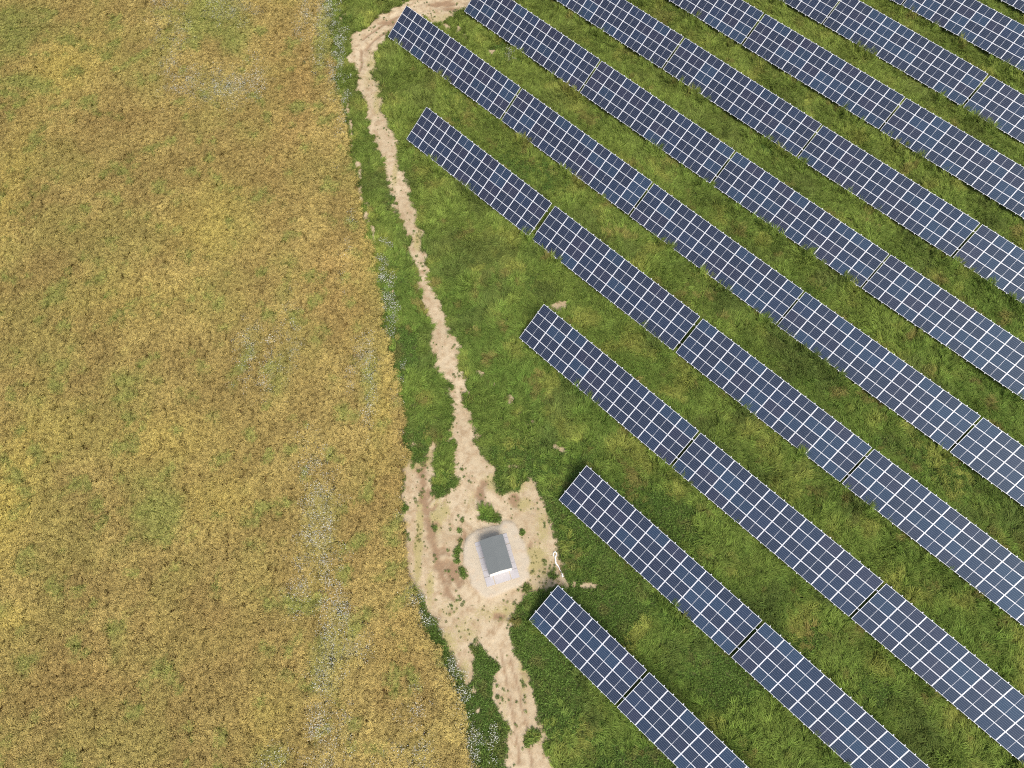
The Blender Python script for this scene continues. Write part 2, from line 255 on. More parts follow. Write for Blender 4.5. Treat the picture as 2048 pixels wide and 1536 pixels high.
# ------------------------------------------------------------------ ground material
def ground_material():
    m, nt, out = new_mat('soil_and_sand')
    geo = N(nt, 'ShaderNodeNewGeometry'); pos = geo.outputs['Position']
    def att(n):
        a = N(nt, 'ShaderNodeAttribute'); a.attribute_name = n; return a.outputs['Fac']
    n_f = noise(nt, pos, 7.0, 5, .65); n_m = noise(nt, pos, 1.3, 5, .6); n_l = noise(nt, pos, .16, 4, .55)
    n_s = noise(nt, pos, 22.0, 3, .6)
    # meadow soil, covered by moss and short grass
    grass = mixc(nt, n_m, (.030, .050, .012), (.075, .090, .028))
    grass = mixc(nt, ramp(nt, n_f, .45, .7), grass, (.105, .115, .035))
    # dry trodden sand
    sand = mixc(nt, ramp(nt, n_l, .35, .65), (.37, .295, .185), (.47, .385, .255))
    sand = mixc(nt, ramp(nt, n_m, .42, .68), sand, (.30, .215, .125))
    sand = mixc(nt, math_(nt, 'MULTIPLY', ramp(nt, n_f, .55, .72), .55), sand, (.54, .445, .31))
    sand = mixc(nt, math_(nt, 'MULTIPLY', ramp(nt, n_s, .58, .70), .6), sand, (.24, .19, .10))
    st = math_(nt, 'ADD', att('straw'), math_(nt, 'MULTIPLY', math_(nt, 'SUBTRACT', n_f, .5), 1.6))
    dry = mixc(nt, n_s, (.20, .18, .06), (.42, .35, .17))
    sand = mixc(nt, math_(nt, 'MULTIPLY', ramp(nt, st, .30, .62), .85), sand, dry)
    # moist rutted clay
    clay = mixc(nt, n_f, (.20, .128, .072), (.28, .19, .115))
    sand = mixc(nt, math_(nt, 'MULTIPLY', att('mud'), .95), sand, clay)
    pad = mixc(nt, n_f, (.37, .315, .23), (.47, .41, .31))
    pad = mixc(nt, ramp(nt, n_m, .5, .75), pad, (.42, .33, .225))
    sand = mixc(nt, att('pad'), sand, pad)
    fac = math_(nt, 'ADD', att('dirt'), math_(nt, 'MULTIPLY', math_(nt, 'SUBTRACT', n_f, .5), 1.1))
    col = mixc(nt, ramp(nt, fac, .18, .5), grass, sand)
    crop = mixc(nt, n_f, (.15, .095, .035), (.25, .17, .065))
    crop = mixc(nt, ramp(nt, n_m, .55, .75), crop, (.13, .13, .035))
    col = mixc(nt, att('crop'), col, crop)
    p = N(nt, 'ShaderNodeBsdfPrincipled'); p.inputs['Roughness'].default_value = .95
    p.inputs['Specular IOR Level'].default_value = .15
    nt.links.new(col, p.inputs['Base Color'])
    b = N(nt, 'ShaderNodeBump'); b.inputs['Strength'].default_value = .8; b.inputs['Distance'].default_value = .08
    hh = math_(nt, 'ADD', n_m, math_(nt, 'MULTIPLY', n_f, .5))
    nt.links.new(hh, b.inputs['Height']); nt.links.new(b.outputs[0], p.inputs['Normal'])
    nt.links.new(p.outputs[0], out.inputs[0])
    return m
M_GROUND = ground_material()

def build_ground():
    def axis(a, b, st, far):
        mid = np.arange(a, b + 1e-6, st); ext = []; d = st
        p = b
        while p < far: d *= 1.5; p += d; ext.append(p)
        ext2 = []; p = a; d = st
        while p > -far: d *= 1.5; p -= d; ext2.append(p)
        return np.array(ext2[::-1] + list(mid) + ext)
    U = axis(-84, 84, .19, 1800); V = axis(-14, 106, .19, 1800)
    GU, GV = np.meshgrid(U, V)
    X, Y = xy_of(GU, GV); sh = X.shape
    X = X.ravel(); Y = Y.ravel()
    dirt = dirt_mask(X, Y); mud = mud_mask(X, Y); pad = pad_mask(X, Y); straw = straw_mask(X, Y)
    fs = field_sd(X, Y)
    crop = sstep(-.2, .5, fs) * (1 - .85 * dirt)
    Z = (fbm(X, Y, 6, 10) - .5) * .10 + (fbm(X, Y, .9, 12) - .5) * .09 * (1 - .5 * dirt)
    Z += -.09 * mud * dirt + .16 * sstep(.2, 1., pad) + (vnoise(X, Y, .3, 14) - .5) * .05 * dirt
    # wheel ruts along the main track
    rut = strip_sd([(x, y, 0) for x, y, w in TRACK], X, Y)
    Z += -.05 * np.exp(-((rut + .75) / .22) ** 2) * dirt
    Z = np.where(np.hypot(X - YX[0], Y - YX[1]) < 300, Z, Z * .3)
    far = np.hypot(X - YX[0], Y - YX[1]) > 320
    dirt[far] = 0
    idx = np.arange(X.size).reshape(sh)
    Q = np.stack([idx[:-1, :-1], idx[:-1, 1:], idx[1:, 1:], idx[1:, :-1]], -1).reshape(-1, 4)
    fd = dirt[Q].mean(1); fp = pad[Q].mean(1); ff = fs[Q].mean(1)
    kind = np.zeros(len(Q), int)
    kind[ff > 0] = 1
    kind[fd > .5] = 2
    kind[fp > .5] = 3
    for k, name in enumerate(('meadow_ground', 'field_soil', 'dirt_track', 'gravel_pad')):
        q = Q[kind == k]
        used, inv = np.unique(q, return_inverse=True)
        inv = inv.reshape(-1, 4)
        me = bpy.data.meshes.new(name)
        me.vertices.add(len(used)); me.loops.add(inv.size); me.polygons.add(len(inv))
        me.vertices.foreach_set('co', np.stack([X[used], Y[used], Z[used]], -1).ravel())
        me.loops.foreach_set('vertex_index', inv.ravel().astype(np.int32))
        me.polygons.foreach_set('loop_start', np.arange(0, inv.size, 4, dtype=np.int32))
        me.update(calc_edges=True)
        me.polygons.foreach_set('use_smooth', np.ones(len(inv), bool))
        for an, arr in (('dirt', dirt), ('mud', mud), ('pad', pad), ('crop', crop), ('straw', straw)):
            a = me.attributes.new(an, 'FLOAT', 'POINT'); a.data.foreach_set('value', arr[used].astype(np.float32))
        me.materials.append(M_GROUND)
        o = link(bpy.data.objects.new(name, me))
        lab = {'meadow_ground': 'green meadow floor under the solar rows', 'field_soil': 'brown soil under the ripe grain field',
               'dirt_track': 'pale sandy track and trampled yard', 'gravel_pad': 'raised gravel pad around the kiosk'}[name]
        tag(o, lab, kind='structure')
YX = xy_of(0, 45)
build_ground()

# ------------------------------------------------------------------ plants
def leaf_mat(name, tip, tip_amt, ear=None, trans=.28, white=False):
    m, nt, out = new_mat(name)
    ti = N(nt, 'ShaderNodeAttribute'); ti.attribute_type = 'INSTANCER'; ti.attribute_name = 'tint'
    bl = N(nt, 'ShaderNodeAttribute'); bl.attribute_name = 'blade'
    sep = N(nt, 'ShaderNodeSeparateColor'); nt.links.new(bl.outputs['Color'], sep.inputs[0])
    var = sep.outputs[0]; hgt = sep.outputs[1]; special = sep.outputs[2]
    base = ti.outputs['Color']
    c = mixc(nt, math_(nt, 'MULTIPLY', hgt, tip_amt), base, tip)
    mul = math_(nt, 'MULTIPLY_ADD', var, 1.2, .42)
    cc = N(nt, 'ShaderNodeCombineColor')
    for i in range(3): nt.links.new(mul, cc.inputs[i])
    c = mixc(nt, 1.0, c, cc.outputs[0], 'MULTIPLY')
    if ear: c = mixc(nt, special, c, ear)
    d = N(nt, 'ShaderNodeBsdfDiffuse'); t = N(nt, 'ShaderNodeBsdfTranslucent')
    nt.links.new(c, d.inputs[0]); nt.links.new(c, t.inputs[0])
    mx = N(nt, 'ShaderNodeMixShader'); mx.inputs[0].default_value = trans
    nt.links.new(d.outputs[0], mx.inputs[1]); nt.links.new(t.outputs[0], mx.inputs[2])
    nt.links.new(mx.outputs[0], out.inputs[0])
    return m
M_GRASS = leaf_mat('grass_blades', (.30, .32, .09), .38)
M_WEED = leaf_mat('broad_weed_leaves', (.14, .22, .05), .3)
M_WHEAT = leaf_mat('ripe_wheat', (.62, .47, .20), .32, trans=.2)
M_DAISY = leaf_mat('daisy_heads', (.18, .20, .07), .3, ear=(.66, .66, .60), trans=.2)

class Tuft:
    def __init__(s): s.v = []; s.f = []; s.c = []
    def blade(s, base, az, lean, length, width, bend, var, tipv=1.0, special=0., seg=2, h0=0.):
        # a strip that rises, then bends over towards az
        r = random.uniform(0, math.tau) if seg == 1 else az + math.pi / 2 + random.uniform(-.5, .5)
        sx, sy = math.cos(r) * width / 2, math.sin(r) * width / 2
        p = Vector(base); ang = lean; b = len(s.v)
        for k in range(seg + 1):
            w = 1.0 if k < seg else .25
            if k == 0 and seg > 1: w = .6
            s.v += [(p.x - sx * w, p.y - sy * w, p.z), (p.x + sx * w, p.y + sy * w, p.z)]
            hv = h0 + (tipv - h0) * k / seg
            s.c += [(var, hv, special, 1)] * 2
            st = length / seg
            p = p + Vector((math.cos(az) * math.sin(ang), math.sin(az) * math.sin(ang), math.cos(ang))) * st
            ang += bend
        for k in range(seg):
            i = b + 2 * k; s.f.append((i, i + 1, i + 3, i + 2))
        return p
    def leaf(s, c, az, tilt, length, width, var, h=.5, special=0.):
        b = len(s.v); d = Vector((math.cos(az) * math.cos(tilt), math.sin(az) * math.cos(tilt), math.sin(tilt)))
        n = Vector((-math.sin(az), math.cos(az), 0)); c = Vector(c)
        s.v += [tuple(c), tuple(c + d * length * .5 + n * width / 2), tuple(c + d * length), tuple(c + d * length * .5 - n * width / 2)]
        s.f.append((b, b + 1, b + 2, b + 3)); s.c += [(var, h, special, 1)] * 4
    def disc(s, c, r, special=1.):
        b = len(s.v); tx = random.uniform(-.5, .5); ty = random.uniform(-.5, .5)
        for k in range(6):
            a = k * math.tau / 6; x, y = r * math.cos(a), r * math.sin(a)
            s.v.append((c[0] + x, c[1] + y, c[2] + x * tx + y * ty)); s.c.append((.5, .5, special, 1))
        s.f.append(tuple(range(b, b + 6)))
    def obj(s, name, mat, col):
        me = mesh_of(name, s.v, s.f, (mat,))
        a = me.attributes.new('blade', 'FLOAT_COLOR', 'POINT')
        a.data.foreach_set('color', np.array(s.c, np.float32).ravel())
        o = bpy.data.objects.new(name, me); col.objects.link(o); return o
def rdisc(r):
    a = random.uniform(0, math.tau); q = r * math.sqrt(random.random()); return q * math.cos(a), q * math.sin(a)

def proto_grass():
    col = bpy.data.collections.new('grass_tufts')
    for k in range(6):
        t = Tuft()
        tv = random.gauss(.5, .12)
        for i in range(36):
            x, y = rdisc(.24)
            if k < 4: az = random.gauss(0, .5); le = random.uniform(.15, .6)        # wind-laid
            else: az = random.uniform(0, math.tau); le = random.uniform(.05, .5)
            L = random.uniform(.5, 1.15) if k < 4 else random.uniform(.4, .9)
            t.blade((x, y, 0), az, le, L, random.uniform(.022, .05), random.uniform(.25, .6), min(1, max(0, tv + random.gauss(0, .25))), seg=3)
        t.obj('grass_tuft_%02d' % k, M_GRASS, col)
    return col
def proto_weed():
    col = bpy.data.collections.new('weed_tufts')
    for k in range(5):
        t = Tuft()
        for i in range(46):
            x, y = rdisc(.26); z = random.uniform(.04, .34) * (1.1 - math.hypot(x, y) / .4)
            t.leaf((x, y, z), random.uniform(0, math.tau), random.uniform(-.3, .7), random.uniform(.07, .17), random.uniform(.035, .075), random.random(), random.random())
        for i in range(9):
            x, y = rdisc(.2)
            t.blade((x, y, 0), random.uniform(0, math.tau), random.uniform(.1, .6), random.uniform(.25, .5), .025, .4, random.random())
        t.obj('weed_tuft_%02d' % k, M_WEED, col)
    return col
def proto_wheat():
    col = bpy.data.collections.new('wheat_patches')
    for k in range(7):
        t = Tuft()
        for j in range(15):                            # plants in one patch
            cx, cy = random.uniform(-.36, .36), random.uniform(-.36, .36)
            pv = random.gauss(.5, .28); ph = random.uniform(.86, 1.08)
            az0 = random.gauss(.3, .9)
            for i in range(9):
                x, y = rdisc(.075); az = az0 + random.gauss(0, .5)
                v = min(1, max(0, pv + random.gauss(0, .18)))
                p = t.blade((cx + x, cy + y, .35), az, random.uniform(.02, .3), .42 * ph, .012, random.uniform(.05, .3), v * .8, .4, seg=1)
                t.blade(tuple(p), az, random.uniform(.9, 1.5), random.uniform(.10, .17), random.uniform(.022, .036), random.uniform(.1, .5), v, 1., h0=.8)
            for i in range(4):
                x, y = rdisc(.07)
                t.blade((cx + x, cy + y, random.uniform(.3, .55)), random.uniform(0, math.tau), random.uniform(.5, 1.1), random.uniform(.2, .34), .022, .5, pv * .7, .2)
        t.obj('wheat_patch_%02d' % k, M_WHEAT, col)
    return col
def proto_daisy():
    col = bpy.data.collections.new('daisy_clumps')
    for k in range(5):
        t = Tuft()
        for i in range(20):
            x, y = rdisc(.5); z = random.uniform(.68, .98)
            t.disc((x, y, z), random.uniform(.016, .036))
            t.blade((x, y, .2), random.uniform(0, 6), .03, z - .2, .012, .0, random.random(), .3, seg=1)
        for i in range(26):
            x, y = rdisc(.3)
            t.blade((x, y, .2), random.uniform(0, math.tau), random.uniform(.2, .8), random.uniform(.4, .65), .03, .3, random.random(), .6)
        t.obj('daisy_clump_%02d' % k, M_DAISY, col)
    return col

def scatter(name, col, n_proto, P, yaw, tilt, scl, tint, label):
    n = len(P)
    me = bpy.data.meshes.new(name)
    me.vertices.add(n); me.vertices.foreach_set('co', P.astype(np.float32).ravel())
    rot = np.zeros((n, 3), np.float32); rot[:, 0] = tilt[:, 0]; rot[:, 1] = tilt[:, 1]; rot[:, 2] = yaw
    a = me.attributes.new('rot', 'FLOAT_VECTOR', 'POINT'); a.data.foreach_set('vector', rot.ravel())
    a = me.attributes.new('scl', 'FLOAT_VECTOR', 'POINT'); a.data.foreach_set('vector', scl.astype(np.float32).ravel())
    a = me.attributes.new('pick', 'INT', 'POINT'); a.data.foreach_set('value', RNG.integers(0, n_proto, n).astype(np.int32))
    c4 = np.ones((n, 4), np.float32); c4[:, :3] = np.clip(tint, 0, 1)
    a = me.attributes.new('tint', 'FLOAT_COLOR', 'POINT'); a.data.foreach_set('color', c4.ravel())
    me.update()
    o = link(bpy.data.objects.new(name, me))
    ng = bpy.data.node_groups.new(name, 'GeometryNodeTree')
    ng.interface.new_socket('Geometry', in_out='INPUT', socket_type='NodeSocketGeometry')
    ng.interface.new_socket('Geometry', in_out='OUTPUT', socket_type='NodeSocketGeometry')
    gi = ng.nodes.new('NodeGroupInput'); go = ng.nodes.new('NodeGroupOutput')
    ci = ng.nodes.new('GeometryNodeCollectionInfo'); ci.inputs['Collection'].default_value = col
    ci.inputs['Separate Children'].default_value = True; ci.inputs['Reset Children'].default_value = True
    ip = ng.nodes.new('GeometryNodeInstanceOnPoints'); ip.inputs['Pick Instance'].default_value = True
    def na(nm, typ):
        q = ng.nodes.new('GeometryNodeInputNamedAttribute'); q.data_type = typ; q.inputs['Name'].default_value = nm
        return q.outputs['Attribute']
    L = ng.links.new
    L(gi.outputs[0], ip.inputs['Points']); L(ci.outputs[0], ip.inputs['Instance'])
    L(na('pick', 'INT'), ip.inputs['Instance Index'])
    er = ng.nodes.new('FunctionNodeEulerToRotation'); L(na('rot', 'FLOAT_VECTOR'), er.inputs[0])
    L(er.outputs[0], ip.inputs['Rotation']); L(na('scl', 'FLOAT_VECTOR'), ip.inputs['Scale'])
    L(ip.outputs[0], go.inputs[0])
    md = o.modifiers.new('scatter', 'NODES'); md.node_group = ng
    tag(o, label, kind='stuff')
    return o

def grid_points(st, jit=.9):
    U, V = np.meshgrid(np.arange(-82, 82, st), np.arange(-12, 103, st))
    U = U.ravel() + RNG.uniform(-.5, .5, U.size) * st * jit; V = V.ravel() + RNG.uniform(-.5, .5, V.size) * st * jit
    half = 46 + (V + 4.6) / 97.3 * 28 + 5.5           # the stretch of land that is planted
    k = np.abs(U) < half
    return xy_of(U[k], V[k])
def lerp(a, b, t):
    return a + (b - a) * np.clip(t, 0, 1)[:, None]
def C(*v): return np.array(v, float)[None, :]

ROWS = {}
for r, i, nc, x, y, z, yw, sl in TABLES:
    ROWS.setdefault(r, []).append((x, x + nc * PW, y, i))
def row_place(X, Y):
    """distance past the low edge (t) of the table above a point; 99 where there is none"""
    t = np.full(X.shape, 99.)
    for r, seg in ROWS.items():
        for x0, x1, y0, i in seg:
            q = Y - y0
            k = (X > x0 - .15) & (X < x1 + .15) & (q > -2.2) & (q < 5.2)
            t[k] = q[k]
    return t

def plant_meadow():
    X, Y = grid_points(.345)
    fs = field_sd(X, Y); dm = dirt_mask(X, Y)
    t = row_place(X, Y)
    near = t < 98
    hid = near & (t > .55) & (t < 3.3)
    keep = (fs < .15) & ~(hid & (RNG.random(X.size) < .75)) & (RNG.random(X.size) > sstep(.08, .60, dm))
    X, Y, t, fs, dm = X[keep], Y[keep], t[keep], fs[keep], dm[keep]; n = X.size
    U, V = uv_of(X, Y)
    # lush broad-leaved ground cover near the yard, grass among the rows
    open_ = np.where(t < 98, 0., 1.)
    dist_yard = np.hypot(X + 11, Y - 9)
    lush = fbm(X, Y, 7, 7) * .9 + .42 * np.exp(-(dist_yard / 20) ** 2) + .10 * sstep(20, -5, V) + np.where(fs > -3.5, .10, 0) - .22 + .04 * sstep(.0, .12, dm)
    is_weed = RNG.random(n) < sstep(.34, .62, lush)
    hum = fbm(X, Y, 1.9, 6, 2)
    na = fbm(X, Y, 9, 3); nb = fbm(X, Y, 2.6, 9); ncn = fbm(X, Y, 1.1, 13)
    g = lerp(C(.075, .165, .024), C(.150, .240, .040), sstep(.32, .66, na * .5 + nb * .5))
    g = lerp(g, C(.290, .300, .065), sstep(.58, .75, nb) * .7)
    g = lerp(g, C(.230, .150, .060), sstep(.66, .8, fbm(X, Y, 1.6, 15)) * .7)
    g = lerp(g, C(.050, .105, .024), sstep(.56, .72, fbm(X, Y, 3.3, 2)) * .8)
    g = lerp(g, C(.20, .23, .045), sstep(30, 85, V) * .35)
    g = g * (.80 + .30 * hum[:, None]) * RNG.uniform(.74, 1.22, (n, 1))
    w = lerp(C(.070, .130, .028), C(.135, .200, .042), nb); w *= RNG.uniform(.75, 1.25, (n, 1))
    w = lerp(w, C(.19, .16, .06), sstep(.62, .78, fbm(X, Y, 1.3, 11)) * .6)
    h = .28 + .45 * na + 1.25 * np.clip(hum - .28, 0, 1) + .3 * (ncn - .5)
    h *= np.where(fs > -6, .8, 1.0)
    h *= lerp(np.ones((n, 1)), np.full((n, 1), .62), sstep(0, .5, lush - .25))[:, 0]
    h *= 1 - .55 * np.clip(dm, 0, 1)
    # rank growth along the low edges of the tables
    rank = sstep(.44, .60, fbm(X, Y, 2.6, 4)) * np.exp(-((t + .35) / .45) ** 2)
    h = h + rank * .95
    under = (t > .35) & (t < 4.6)
    h = np.where(under, np.minimum(h, .55), h)
    h = np.where((t > 0) & (t < .36), np.minimum(h, .62), h)
    flow = (fbm(X, Y, 4.5, 1, 2) - .5) * 10.0 + 1.2
    yaw = flow + RNG.normal(0, .5, n)
    yaw = np.where(rank > .35, math.pi / 2 + RNG.normal(0, .7, n), yaw)
    tilt = np.stack([RNG.normal(0, .08, n), RNG.normal(.10, .1, n)], -1)
    s = RNG.uniform(.85, 1.2, n)
    s = s * (1 - .45 * sstep(.05, .5, dm))
    scl = np.stack([s, s, h * RNG.uniform(.8, 1.2, n)], -1)
    P = np.stack([X, Y, np.zeros(n) - .02], -1)
    k = ~is_weed | (rank > .4)
    scatter('meadow_grass', proto_grass(), 6, P[k], yaw[k], tilt[k], scl[k], g[k], 'tall windblown meadow grass between the solar rows')
    q = ~k
    s2 = np.stack([s, s, .6 + .9 * nb * RNG.uniform(.6, 1.4, n)], -1)
    # small weeds that dot the bare sand
    X2, Y2 = grid_points(.30)
    dm2 = dirt_mask(X2, Y2); f2 = field_sd(X2, Y2); pd = pad_mask(X2, Y2)
    sm = straw_mask(X2, Y2); cl = sstep(.46, .70, fbm(X2, Y2, 1.7, 8)) * sstep(.35, .6, vnoise(X2, Y2, .55, 5))
    pr = .02 + .32 * sm + .55 * cl * (.35 + sm) + .30 * sstep(.85, .35, dm2)
    kk = (dm2 > .3) & (f2 < .2) & (pd < .4) & (RNG.random(X2.size) < pr)
    X2, Y2 = X2[kk], Y2[kk]; n2 = X2.size
    cl = cl[kk]; sm = sm[kk]
    ss = RNG.uniform(.14, .42, n2) * (1 + .9 * cl)
    w2 = lerp(C(.10, .16, .035), C(.33, .28, .12), np.clip(RNG.random(n2) * .6 + sm * .55 - .3 * cl, 0, 1)) * RNG.uniform(.7, 1.2, (n2, 1))
    Pw = np.concatenate([P[q], np.stack([X2, Y2, np.zeros(n2)], -1)])
    scatter('ground_weeds', proto_weed(), 5, Pw, RNG.uniform(0, 6.28, len(Pw)), RNG.normal(0, .08, (len(Pw), 2)),
            np.concatenate([s2[q], np.stack([ss, ss, ss], -1)]), np.concatenate([w[q], w2]), 'low broad-leaved green weeds by the track')

def plant_field():
    X, Y = grid_points(.50)
    fs = field_sd(X, Y); dm = dirt_mask(X, Y)
    gm = blobs(GREEN, X, Y) * (.45 + 1.1 * fbm(X, Y, 2.2, 5)); gm = np.maximum(gm, sstep(.60, .76, fbm(X, Y, 1.5, 12)) * .8)
    dz = blobs(DAISY, X, Y) * (.35 + 1.2 * fbm(X, Y, 1.6, 7))
    k = (fs > .1) & (dm < .45) & (RNG.random(X.size) > .25 * sstep(.5, 1, dz))
    X, Y, gm, dz, fs = X[k], Y[k], gm[k], dz[k], fs[k]; n = X.size
    ye = blobs(YELLOW, X, Y); br = blobs(BROWN, X, Y)
    na = fbm(X, Y, 14, 6); nb = fbm(X, Y, 3, 10)
    c = lerp(C(.245, .178, .050), C(.41, .315, .098), sstep(.32, .68, na * .4 + nb * .6))
    c = lerp(c, C(.27, .245, .058), sstep(.50, .7, fbm(X, Y, 5, 14)) * .6)
    c = lerp(c, C(.46, .375, .080), ye)
    c = lerp(c, C(.31, .175, .058), br * .7)
    c = lerp(c, C(.16, .215, .036), sstep(.18, .65, gm) * .9)
    c = lerp(c, C(.25, .23, .07), sstep(.3, .9, dz) * .6)
    c *= RNG.uniform(.80, 1.2, (n, 1))
    c = c * C(.97, 1.02, .98)
    yaw = RNG.normal(0, .35, n) + (fbm(X, Y, 8, 2) - .5) * 3
    s = RNG.uniform(.92, 1.12, n)
    hh = .86 + .3 * (nb - .5) + RNG.normal(0, .05, n)
    scatter('wheat_crop', proto_wheat(), 7, np.stack([X, Y, np.full(n, -.03)], -1), yaw, RNG.normal(0, .05, (n, 2)),
            np.stack([s, s, hh], -1), c, 'ripe golden grain field left of the track')
    # green weeds pushing up through the crop
    kg = RNG.random(n) < sstep(.25, .9, gm) * .9
    m = kg.sum()
    P = np.stack([X[kg] + RNG.uniform(-.2, .2, m), Y[kg] + RNG.uniform(-.2, .2, m), np.full(m, .35)], -1)
    sc = RNG.uniform(.7, 1.25, m)
    gcol = bpy.data.collections.get('grass_tufts')
    scatter('field_weeds', gcol, 6, P, RNG.uniform(0, 6.28, m), RNG.normal(0, .1, (m, 2)), np.stack([sc, sc, sc * .7], -1),
            lerp(C(.10, .17, .03), C(.22, .25, .05), RNG.random(m)), 'green weeds growing up through the grain')

def plant_daisies():
    X, Y = grid_points(.36)
    dm = dirt_mask(X, Y)
    dz = blobs(DAISY, X, Y) * (.25 + 1.5 * fbm(X, Y, 1.3, 7) ** 1.3)
    dz = dz + .0 * X
    t = row_place(X, Y)
    k = (RNG.random(X.size) < np.clip(dz * np.where(field_sd(X, Y) > .3, 1.7, .8), 0, .95)) & (dm < .7) & ~((t > 0) & (t < 4.5))
    X, Y = X[k], Y[k]; n = X.size
    s = RNG.uniform(.7, 1.25, n)
    inf = field_sd(X, Y) > 0
    hz = np.where(inf, 1.06, .75)
    scatter('daisy_drifts', proto_daisy(), 5, np.stack([X, Y, np.zeros(n)], -1), RNG.uniform(0, 6.28, n), RNG.normal(0, .05, (n, 2)),
            np.stack([s, s, hz * RNG.uniform(.9, 1.1, n)], -1), lerp(C(.13, .18, .05), C(.24, .24, .09), RNG.random(n)), 'white daisies drifting through the grain and its margin')
plant_meadow()
plant_field()
plant_daisies()

# ------------------------------------------------------------------ solar tables
def cell_material():
    m, nt, out = new_mat('solar_cells')
    tc = N(nt, 'ShaderNodeTexCoord'); sp = N(nt, 'ShaderNodeSeparateXYZ')
    nt.links.new(tc.outputs['Object'], sp.inputs[0])
    oi = N(nt, 'ShaderNodeObjectInfo')
    fy = math_(nt, 'FRACT', math_(nt, 'MULTIPLY', sp.outputs[1], 6.0 / CELL_H))
    ln = math_(nt, 'LESS_THAN', math_(nt, 'PINGPONG', fy, .5), .045)
    fx = math_(nt, 'FRACT', math_(nt, 'MULTIPLY', sp.outputs[0], 11.0 / CELL_W))
    lx = math_(nt, 'LESS_THAN', math_(nt, 'PINGPONG', fx, .5), .02)
    geo = N(nt, 'ShaderNodeNewGeometry')
    nz = noise(nt, geo.outputs['Position'], .9, 4, .6)
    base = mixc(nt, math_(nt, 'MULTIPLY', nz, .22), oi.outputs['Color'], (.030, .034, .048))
    c = mixc(nt, math_(nt, 'MULTIPLY', lx, .25), base, (.30, .32, .36))
    c = mixc(nt, math_(nt, 'MULTIPLY', ln, .5), c, (.24, .27, .34))
    p = N(nt, 'ShaderNodeBsdfPrincipled')
    nt.links.new(c, p.inputs['Base Color'])
    p.inputs['Roughness'].default_value = .14
    p.inputs['IOR'].default_value = 1.52
    p.inputs['Specular IOR Level'].default_value = .85
    p.inputs['Specular Tint'].default_value = (.50, .74, 1.0, 1)
    nt.links.new(p.outputs[0], out.inputs[0])
    return m
PANEL_W, PANEL_H = PW - .014, PL / 4 - .016
CELL_W = (PANEL_W - .080 - .022) / 2
CELL_H = PANEL_H - .054
M_CELL = cell_material()
M_FRAME = simple_mat('anodised_frame', (.74, .75, .77), .42, .15, .06, 2.)
M_STEEL = simple_mat('galvanised_steel', (.60, .61, .61), .45, .5, .12, 4.)

b = MB(); b.box(-PANEL_W / 2, PANEL_W / 2, -PANEL_H / 2, PANEL_H / 2, -.035, 0)
ME_PANEL = b.mesh('panel', (M_FRAME,))
b = MB(); b.box(-CELL_W / 2, CELL_W / 2, -CELL_H / 2, CELL_H / 2, -.002, .004)
ME_CELL = b.mesh('cell_half', (M_CELL,))
b = MB(); b.box(-.06, .06, -.045, .045, 0, 1)
ME_POST = b.mesh('post', (M_STEEL,))
_MESH = {}
def purlin_mesh(nc):
    if ('p', nc) not in _MESH:
        b = MB(); b.box(-.10, nc * PW + .10, -.06, .06, -.19, -.095); b.box(-.10, nc * PW + .10, -.06, .0, -.0945, -.09)
        _MESH['p', nc] = b.mesh('purlin', (M_STEEL,))
    return _MESH['p', nc]
def rails_mesh(nc):
    if ('r', nc) not in _MESH:
        b = MB()
        for c in range(nc):
            for q in (.25, .78):
                u = (c + q) * PW
                b.box(u - .035, u + .035, -.10, PL + .10, -.088, -.038)
                for e in (-.085, PL + .03): b.box(u - .03, u + .03, e, e + .055, -.0375, -.004)
        _MESH['r', nc] = b.mesh('module_rails', (M_FRAME,))
    return _MESH['r', nc]

